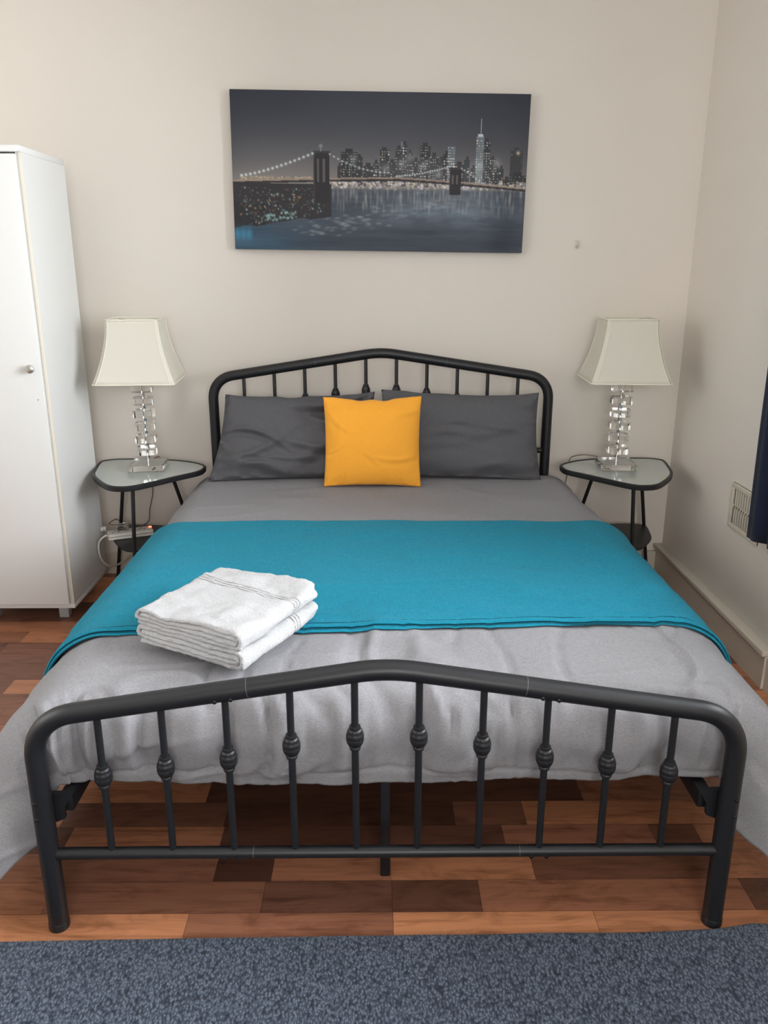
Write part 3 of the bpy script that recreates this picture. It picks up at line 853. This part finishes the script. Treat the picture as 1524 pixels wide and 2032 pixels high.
# plug of the left lamp, standing in the power strip
pg = MB().box((-1.112, 1.835, .2755), (-1.064, 1.880, .298), .006, 3, rot=R(22)).build('plug', M['clear'], lampL)

# ================================================================== power strip on the lower shelf
ps = thing('power_strip', (-1.055, 1.842, .2515), 'white power strip with glowing red switch on the left lower shelf', 'power strip')
ang = R(24); C = Vector((-1.052, 1.842)); m3 = Matrix.Rotation(ang, 3, 'Z')
ux = Vector((math.cos(ang), math.sin(ang))); uy = Vector((-math.sin(ang), math.cos(ang)))
L2_, W2_ = .092, .036
MB().box((C.x - L2_, C.y - W2_, .2515), (C.x + L2_, C.y + W2_, .262), .004, 2, rot=ang).box((C.x - L2_ + .001, C.y - W2_ + .001, .2625), (C.x + L2_ - .001, C.y + W2_ - .001, .2755), .005, 3, rot=ang).build('casing', M['white'], ps)
for i in range(3):
    q = MB(); cx = C + ux * (-.058 + i * .052)
    for dx, dy, a, b_ in ((0, .010, .0025, .0045), (-.011, -.006, .004, .0022), (.011, -.006, .004, .0022)):
        p = cx + ux * dx + uy * dy; q.box((p.x - a, p.y - b_, .2750), (p.x + a, p.y + b_, .2762), 0, rot=ang)
    q.build('socket_holes', M['dark'], ps, smooth=False)
p = C + ux * .084 + uy * .012
MB().box((p.x - .006, p.y - .008, .2745), (p.x + .006, p.y + .008, .2785), .0015, rot=ang).build('switch', M['led'], ps)
p = C - ux * (L2_ - .002)
MB().tube(spline([(p.x, p.y, .264), (p.x - .014, p.y - .008, .262), (-1.170, 1.79, .235), (-1.172, 1.80, .17), (-1.160, 1.85, .115), (-1.142, 1.93, .092), (-1.12, 2.0, .10), (-1.10, 2.045, .12)], 8), .0042, 10).build('cord', M['whitecord'], ps)
# small plug hanging between wardrobe and shelf
ad = thing('plug', (-1.166, 1.83, .262), 'small white plug hanging beside the wardrobe edge by the left shelf', 'plug')
MB().box((-1.1800, 1.850, .268), (-1.1580, 1.876, .284), .003, 2, rot=R(6)).build('plug_body', M['white'], ad)
for i in range(2): MB().box((-1.1645, 1.846, .271 + i * .006), (-1.1620, 1.851, .274 + i * .006), .0004).build('prong', M['steel'], ad)
MB().tube(spline([(-1.170, 1.874, .275), (-1.172, 1.91, .25), (-1.165, 1.96, .19), (-1.16, 2.03, .12), (-1.155, 2.045, .108)], 6), .0025, 8).build('cord', M['whitecord'], ad)

# ================================================================== wardrobe
wx0, wx1, wy0, wy1, wz0, wz1 = -1.615, -1.1815, 1.4995, 1.886, .0735, 1.7085
wr = thing('wardrobe', (-1.40, 1.74, 0), 'tall narrow white wardrobe at the left edge beside the lamp', 'wardrobe')
tk = .018
c = MB()
c.box((wx0, wy0, wz0 + tk), (wx0 + tk, wy1, wz1 - tk)).box((wx1 - tk, wy0, wz0 + tk), (wx1, wy1, wz1 - tk))
c.box((wx0 + tk, wy1 - .006, wz0 + tk), (wx1 - tk, wy1, wz1 - tk))
c.build('carcass', M['melamine'], wr, smooth=False)
MB().box((wx0 - .002, wy0 - .018, wz1 - tk), (wx1 + .002, wy1, wz1 + .002), .002).build('top_panel', M['melamine'], wr)
MB().box((wx0, wy0 - .002, wz0), (wx1 + .001, wy1, wz0 + tk - .0005), .0015).build('bottom_panel', M['melamine'], wr)
MB().box((wx1 - .0105, wy0 - .0022, wz0 + tk), (wx1 + .0006, wy0 + .001, wz1 - tk - .001), .0005).build('edge_band', M['edging'], wr)
dr = MB().box((wx0 + .004, wy0 - .017, wz0 + tk + .004), (wx1 - .014, wy0 - .0005, wz1 - tk - .006), .0015).build('door', M['melamine'], wr)
MB().lathe([(.006, .0), (.006, -.010), (.0125, -.013), (.0150, -.018), (.0145, -.023), (.010, -.0262), (.003, -.027)], (-1.226, wy0 - .0165, .990), 28, 'Y').build('knob', M['knob'], dr)
MB().lathe([(.0018, .001), (.0018, -.0004)], (-1.217, wy0 - .017, .880), 10, 'Y').build('screw_hole', M['dark'], dr)
for fx in (-1.259, -1.537):
    for fy in (1.595, 1.85):
        MB().box((fx - .019, fy - .019, 0), (fx + .019, fy + .019, wz0), .002).build('foot', M['greyleg'], wr)

# ================================================================== picture
CW, CH = 480, 246
def lin(c): return np.array(S(c))
img = np.zeros((CH, CW, 3)); yy, xx = np.mgrid[0:CH, 0:CW]; X = xx / (CW - 1); Y = yy / (CH - 1)
srgb = np.zeros((CH, CW, 3))
def lay(mask, col, a=1.0):
    m = (np.asarray(mask, float) * a)[..., None]; srgb[:] = srgb * (1 - m) + np.array(col, float) * m
HZ = .60
# sky: city glow printed along the horizon
g = np.clip(Y / .56, 0, 1)
sky = np.array([54, 59, 70]) * (1 - g[..., None] ** 1.6) + np.array([122, 118, 116]) * g[..., None] ** 1.6
glow = np.exp(-((X - .12) / .22) ** 2) * g ** 2 * 22
vig = (np.abs(X - .5) * 2) ** 2 * 14 + (1 - Y) * 4
srgb[:] = sky + glow[..., None] * np.array([1, .92, .82]) - vig[..., None] + (3 * fbm(X * 6, Y * 4, 201))[..., None]
# water
wg = np.clip((Y - HZ) / (1 - HZ), 0, 1)
wat = np.array([70, 76, 86]) * (1 - wg[..., None]) + np.array([56, 64, 76]) * wg[..., None]
rip = fbm(X * 9, Y * 60, 205) * 9 + fbm(X * 3, Y * 16, 207) * 12
teal_ = np.exp(-((X - .06) / .2) ** 2 - ((Y - 1) / .22) ** 2)
lightp = np.exp(-((X - .80) / .17) ** 2 - ((Y - .73) / .13) ** 2) * 46 + np.exp(-((X - .58) / .10) ** 2 - ((Y - .76) / .10) ** 2) * 26
wat = wat + rip[..., None] + (lightp * (.75 + .6 * fbm(X * 22, Y * 34, 209)))[..., None] * np.array([.86, 1, 1.06]) + teal_[..., None] * np.array([-6, 14, 22])
wat -= (np.exp(-((X - .93) / .05) ** 2) * 16)[..., None]
m = sstep(Y, HZ - .012, HZ + .012); srgb[:] = srgb * (1 - m[..., None]) + wat * m[..., None]
def rect(x0, x1, y0, y1, col, a=1.0): lay((X >= x0) & (X <= x1) & (Y >= y0) & (Y <= y1), col, a)
def dot(x, y, r, col, a=1.0, st=1.0):
    lay(np.clip(np.exp(-(((X - x) * CW) ** 2 + ((Y - y) * CH * st) ** 2) / (r * r)), 0, 1), col, a)
rg = random.Random(5)
# skyline blocks: x0, x1, top, lit fraction
BL = [(.355, .372, .46, .4), (.368, .425, .37, .55), (.42, .442, .40, .45), (.444, .48, .455, .35), (.478, .497, .435, .5), (.499, .532, .355, .4), (.53, .556, .43, .45), (.553, .578, .345, .5),
      (.575, .592, .315, .75), (.592, .612, .37, .45), (.61, .636, .42, .5), (.636, .672, .325, .65), (.67, .70, .385, .55), (.698, .722, .41, .5), (.715, .738, .375, .45), (.729, .754, .325, .95),
      (.752, .79, .44, .4), (.787, .805, .405, .35), (.81, .83, .46, .55), (.825, .851, .26, .95), (.85, .873, .29, .6), (.873, .893, .40, .8), (.885, .905, .45, .6), (.905, .922, .46, .35), (.922, .945, .53, .5), (.943, .985, .345, .12), (.94, 1.0, .50, .45)]
for x0, x1, y0, lit in BL:
    base = 40 + rg.random() * 14; bright = lit > .9
    rect(x0, x1, y0, HZ - .02, (base + (46 if bright else 0), base + 2 + (54 if bright else 0), base + 6 + (58 if bright else 0)))
    if not bright: rect(x0 + (x1 - x0) * .25, x1 - (x1 - x0) * .3, y0 - .02, y0, (base, base, base + 5))
    nx = max(2, int((x1 - x0) / .0062)); ny = int((HZ - .03 - y0) / .0165)
    for i in range(nx):
        for j in range(ny):
            if rg.random() < lit * .95:
                wx = x0 + (i + .5) * (x1 - x0) / nx; wy = y0 + (j + .6) * .0165
                v = 140 + rg.random() * 115; warm = rg.random() < .35
                rect(wx - .0016, wx + .0016, wy - .0035, wy + .0035, (v, v * (.92 if warm else 1.0), v * (.78 if warm else 1.02)), .55 + .4 * rg.random())
rect(.8375, .8405, .155, .26, (150, 165, 178)); rect(.830, .846, .245, .262, (190, 200, 206)); rect(.572, .5755, .30, .345, (120, 124, 130))
dot(.968, .36, 3, (225, 205, 180), .8)
# glow of the city over the roofs
srgb += (np.exp(-((Y - .50) / .085) ** 2) * (np.exp(-((X - .62) / .22) ** 2) * 20 + np.exp(-((X - .84) / .06) ** 2) * 18))[..., None] * np.array([1, .98, .95])
for x, y in ((.648, .45), (.60, .40), (.84, .44), (.895, .43), (.52, .47), (.70, .50), (.41, .41), (.575, .44)): dot(x, y, 7, (205, 212, 210), .35)
# low band of shore lights
for i in range(560):
    x = .33 + .67 * rg.random(); y = HZ - .028 + .03 * rg.random() ** 1.2 - .03 * rg.random()
    v = 150 + 100 * rg.random(); dot(x, y, .8 + 1.2 * rg.random(), (v, v * .95, v * (.8 + .25 * rg.random())), .85)
for i in range(150):
    x = .02 + .26 * rg.random(); y = .555 - .025 * rg.random(); v = 140 + 100 * rg.random(); dot(x, y, .7 + .7 * rg.random(), (v, v * .88, v * .7), .8)
# reflections streaking down
for i in range(190):
    x = .34 + .65 * rg.random(); y = HZ + .01 + .12 * rg.random() ** 1.5; v = 110 + 80 * rg.random()
    lay(np.exp(-((X - x) * CW / 1.3) ** 2 - ((Y - y) * CH / (5 + 7 * rg.random())) ** 2), (v, v * 1.0, v * .98), .35)
for i in range(110):   # scattered glints where the water breaks
    t = rg.random(); x = .22 + t * .52 + .03 * rg.gauss(0, 1); y = .90 - t * .24 + .03 * rg.gauss(0, 1); v = 110 + 60 * rg.random()
    lay(np.exp(-(((X - x) * CW + (Y - y) * CH * .5) / 4.5) ** 2 - ((Y - y) * CH / 1.6) ** 2), (v * .92, v, v * 1.04), .5)
# near shore, lower left
shore = .86 - .34 * np.clip(X - .06, 0, 1) + .018 * vnoise(X * 22, X * 0, 211)
land = (Y > .575) & (Y < shore) & (X < .335)
lay(land, (44, 43, 47)); lay(land & (Y > .70) & (X < .11), (34, 34, 38), .8)
for i in range(330):
    x = .02 + .29 * rg.random(); y = .60 + .24 * rg.random()
    if y < .845 - .34 * max(0, x - .06):
        v = 90 + 140 * rg.random(); q = rg.random()
        col = (v, v * .72, v * .5) if q < .4 else ((v * .7, v, v * .98) if q < .7 else (v, v, v * .95))
        dot(x, y, .6 + 1.1 * rg.random() ** 2, col, .75)
for i in range(60):
    x = .08 + .14 * rg.random(); y = .77 + .05 * rg.random() - .15 * (x - .08); v = 150 + 90 * rg.random(); dot(x, y, .8 + rg.random(), (v * .75, v, v * .97), .7)
for k in range(3): lay(np.exp(-((X - .01 - k * .02) * CW / 5) ** 2 - ((Y - .90) * CH / 10) ** 2), (60, 150, 190), .6)
# bridge deck
deck = np.where(X < .3, .560 - .02 * (X / .3), np.where(X < .56, .540 - .012 * (X - .3) / .26, .528 + .052 * ((X - .56) / .42) ** 1.2))
lay(np.abs(Y - deck) < .006, (150, 132, 118), .85); lay((Y > deck + .006) & (Y < deck + .02), (40, 38, 40), .9)
def pier(x0, x1, y0, y1):
    rect(x0, x1, y0, y1, (38, 37, 42)); w_ = (x1 - x0)
    rect(x0 - .002, x1 + .002, y0, y0 + .018, (52, 51, 56))
    for q in (.30, .66): rect(x0 + w_ * (q - .07), x0 + w_ * (q + .07), y0 + .05, y0 + .18 * (y1 - y0) / .3, (92, 88, 86))
    rect(x0 + w_ * .02, x0 + w_ * .10, y0, y1, (78, 74, 72), .6)
pier(.274, .328, .365, .69); pier(.738, .778, .455, .63)
dot(.300, .335, 2.2, (200, 205, 205), .9); rect(.2985, .3015, .33, .37, (120, 122, 124))
def cable(f, x0, x1, n, r):
    xs = np.linspace(x0, x1, 400)
    yc = f(X); lay((np.abs(Y - yc) < .003) & (X >= x0) & (X <= x1), (120, 120, 122), .7)
    for x in np.linspace(x0, x1, n): dot(x, float(f(np.array(x))), r, (222, 236, 232), .95)
cable(lambda x: .525 - .145 * ((x - .03) / .245) ** 1.35, .03, .272, 17, 2.0)
cable(lambda x: .385 + .11 * (1 - ((.53 - np.minimum(x, .53)) / .2) ** 2), .33, .53, 15, 1.3)
cable(lambda x: .515 - .065 * (np.clip(x - .56, 0, 1) / .18) ** 1.6, .56, .738, 22, 1.2)
cable(lambda x: .46 + .09 * (np.clip(x - .778, 0, 1) / .07), .778, .85, 8, 1.1)
srgb = np.clip(srgb, 8, 250)
sc_ = srgb / 255.0
linear = np.where(sc_ <= .04045, sc_ / 12.92, ((sc_ + .055) / 1.055) ** 2.4) * 1.0
PCX, PCZ, PW, PHh, PT = -.004, 1.6815, 1.152, .578, .030
cv = thing('canvas_picture', (PCX, YB, PCZ), 'wide canvas print of a lit bridge and city skyline at night, above the bed', 'picture')
tilt = R(.78)
def prot(x, z): return (PCX + x * math.cos(tilt) + z * math.sin(tilt), PCZ - x * math.sin(tilt) + z * math.cos(tilt))
gx = (np.arange(CW) / (CW - 1) - .5) * PW; gz = (.5 - np.arange(CH) / (CH - 1)) * PHh
GX, GZ = np.meshgrid(gx, gz); RX = PCX + GX * math.cos(tilt) + GZ * math.sin(tilt); RZ = PCZ - GX * math.sin(tilt) + GZ * math.cos(tilt)
yfront = YB - PT - .004
pm = bpy.data.meshes.new('printed_front'); nv = CW * CH
co = np.stack([RX - PCX, np.full_like(RX, yfront - YB), RZ - PCZ], -1).reshape(-1, 3)
ii = np.arange(nv).reshape(CH, CW)
fq = np.stack([ii[:-1, :-1], ii[1:, :-1], ii[1:, 1:], ii[:-1, 1:]], -1).reshape(-1, 4)
pm.vertices.add(nv); pm.vertices.foreach_set('co', co.ravel())
pm.loops.add(fq.size); pm.loops.foreach_set('vertex_index', fq.ravel())
pm.polygons.add(len(fq)); pm.polygons.foreach_set('loop_start', np.arange(0, fq.size, 4)); pm.polygons.foreach_set('loop_total', np.full(len(fq), 4))
pm.update(); pm.validate()
ca_ = pm.color_attributes.new('print', 'FLOAT_COLOR', 'POINT')
ca_.data.foreach_set('color', np.concatenate([linear, np.ones((CH, CW, 1))], -1).astype(np.float32).ravel())
pm.materials.append(M['print'])
po = bpy.data.objects.new('printed_front', pm); COL.objects.link(po); po.parent = cv
cs = MB(); hw_, hh_ = PW / 2 + .0006, PHh / 2 + .0006
cor = [prot(-hw_, -hh_), prot(hw_, -hh_), prot(hw_, hh_), prot(-hw_, hh_)]
cs.v += [(x, yfront + .0005, z) for x, z in cor] + [(x, YB - .002, z) for x, z in cor]
cs.f += [(0, 1, 2, 3), (7, 6, 5, 4)] + [(i, (i + 1) % 4, 4 + (i + 1) % 4, 4 + i) for i in range(4)]
cs.build('stretched_edge', M['canvas_side'], cv, smooth=False)

# ================================================================== small wall things
hk = thing('wall_hook', (.795, YB, 1.414), 'tiny cream hook on the wall right of the canvas picture', 'hook')
MB().box((.789, YB - .003, 1.412), (.805, YB, 1.434), .0025).build('back_plate', M['trim'], hk)
MB().tube(spline([(.801, YB - .003, 1.424), (.801, YB - .008, 1.412), (.798, YB - .014, 1.404), (.791, YB - .019, 1.406), (.788, YB - .021, 1.413)], 6), .0026, 8).build('hook_arm', M['trim'], hk)

vt = thing('wall_vent', (XR, 1.31, .51), 'cream slotted air vent on the right wall beside the navy curtain', 'vent')
vy0, vy1, vz0, vz1 = 1.195, 1.425, .425, .590
MB().box((XR - .004, vy0, vz0), (XR, vy1, vz1), .001).build('slot_shade_plate', M['slot'], vt)  # flat plate behind the bars, coloured as the shade in the slots
q = MB(); nb = 10
q.box((XR - .010, vy0, vz0), (XR - .003, vy1, vz0 + .018), .002).box((XR - .010, vy0, vz1 - .018), (XR - .003, vy1, vz1), .002)
q.box((XR - .010, vy0, vz0 + .014), (XR - .003, vy0 + .022, vz1 - .014), .002).box((XR - .010, vy1 - .022, vz0 + .014), (XR - .003, vy1, vz1 - .014), .002)
q.box((XR - .009, vy0 + .02, (vz0 + vz1) / 2 - .006), (XR - .003, vy1 - .02, (vz0 + vz1) / 2 + .006), .001)
for i in range(1, nb):
    y = vy0 + .022 + (vy1 - vy0 - .044) * i / nb
    q.box((XR - .009, y - .0045, vz0 + .014), (XR - .003, y + .0045, vz1 - .014), .001)
q.build('grille', M['vent'], vt)

# ================================================================== curtain
ct = thing('curtain', (1.205, .98, .49), 'dark navy curtain hanging at the right edge in front of the vent', 'curtain')
ny, nz = 90, 40
yv = np.linspace(.72, 1.155, ny); zv = np.linspace(0, 1, nz)
Yc, Zc = np.meshgrid(yv, zv, indexing='ij')
fold = .016 * np.sin((Yc - .72) * 46) + .006 * np.sin((Yc - .72) * 101 + 1)
ends = sstep(1.155 - Yc, 0, .03)
Xc = 1.208 + fold * (.45 + .55 * (1 - Zc * .4)) * (.3 + .7 * ends)
Zz = .482 + .012 * (1.155 - Yc) * 2 + Zc * (2.235 - .482)
cl = MB().grid(np.stack([Xc, Yc + .012 * np.sin(Zc * 5), Zz], -1)).build('cloth', M['navy'], ct, angle=180)
so = cl.modifiers.new('thickness', 'SOLIDIFY'); so.thickness = .003
MB().tube([(1.208, -.85, 2.25), (1.208, 1.22, 2.25)], .010, 14).build('rod', M['frame'], ct)
for yy_ in (-.75, 1.18): MB().box((1.205, yy_ - .008, 2.240), (XR, yy_ + .008, 2.26), .002).build('rod_bracket', M['frame'], ct)

# ================================================================== rug
EDGE = [(-1.75, -.066), (-1.2, -.058), (-.79, -.051), (-.38, -.046), (0, -.043), (.35, -.040), (.60, -.036), (.70, -.030), (.77, -.017), (.81, -.020), (.90, -.032), (1.12, -.04)]
ex = np.array([p[0] for p in EDGE]); ey = np.array([p[1] for p in EDGE])
xs = np.linspace(-1.75, 1.12, 260); vs = np.concatenate([[0, .002, .005, .01], np.linspace(.02, 1, 70)])
XX = np.repeat(xs[:, None], len(vs), 1); fe = np.interp(xs, ex, ey)[:, None] + .006
fe = fe + (.002 * vnoise(xs * 6, xs * 0, 301))[:, None]
YY = fe + (-2.1 - fe) * vs[None, :]
dist = np.minimum.reduce([(vs[None, :] * 2.1) * np.ones_like(XX), XX + 1.75, 1.12 - XX])
ZZ = .0025 + .0085 * np.sqrt(np.clip(1 - (1 - np.clip(dist / .009, 0, 1)) ** 2, 0, 1)) + .0012 * vnoise(XX * 9, YY * 9, 303)
rm = MB().grid(np.stack([XX, YY, ZZ], -1)).grid(np.stack([XX, YY, np.full_like(XX, .0005)], -1), flip=True)
k2 = len(xs) * len(vs); nv_ = len(vs)
for i in range(len(xs) - 1):
    for j in (0, nv_ - 1): rm.f.append((i * nv_ + j, (i + 1) * nv_ + j, k2 + (i + 1) * nv_ + j, k2 + i * nv_ + j))
for j in range(nv_ - 1):
    for i in (0, len(xs) - 1): rm.f.append((i * nv_ + j, i * nv_ + j + 1, k2 + i * nv_ + j + 1, k2 + i * nv_ + j))
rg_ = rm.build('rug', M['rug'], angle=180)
tag(rg_, 'slate blue-grey loop pile rug on the floor in front of the bed', 'rug')
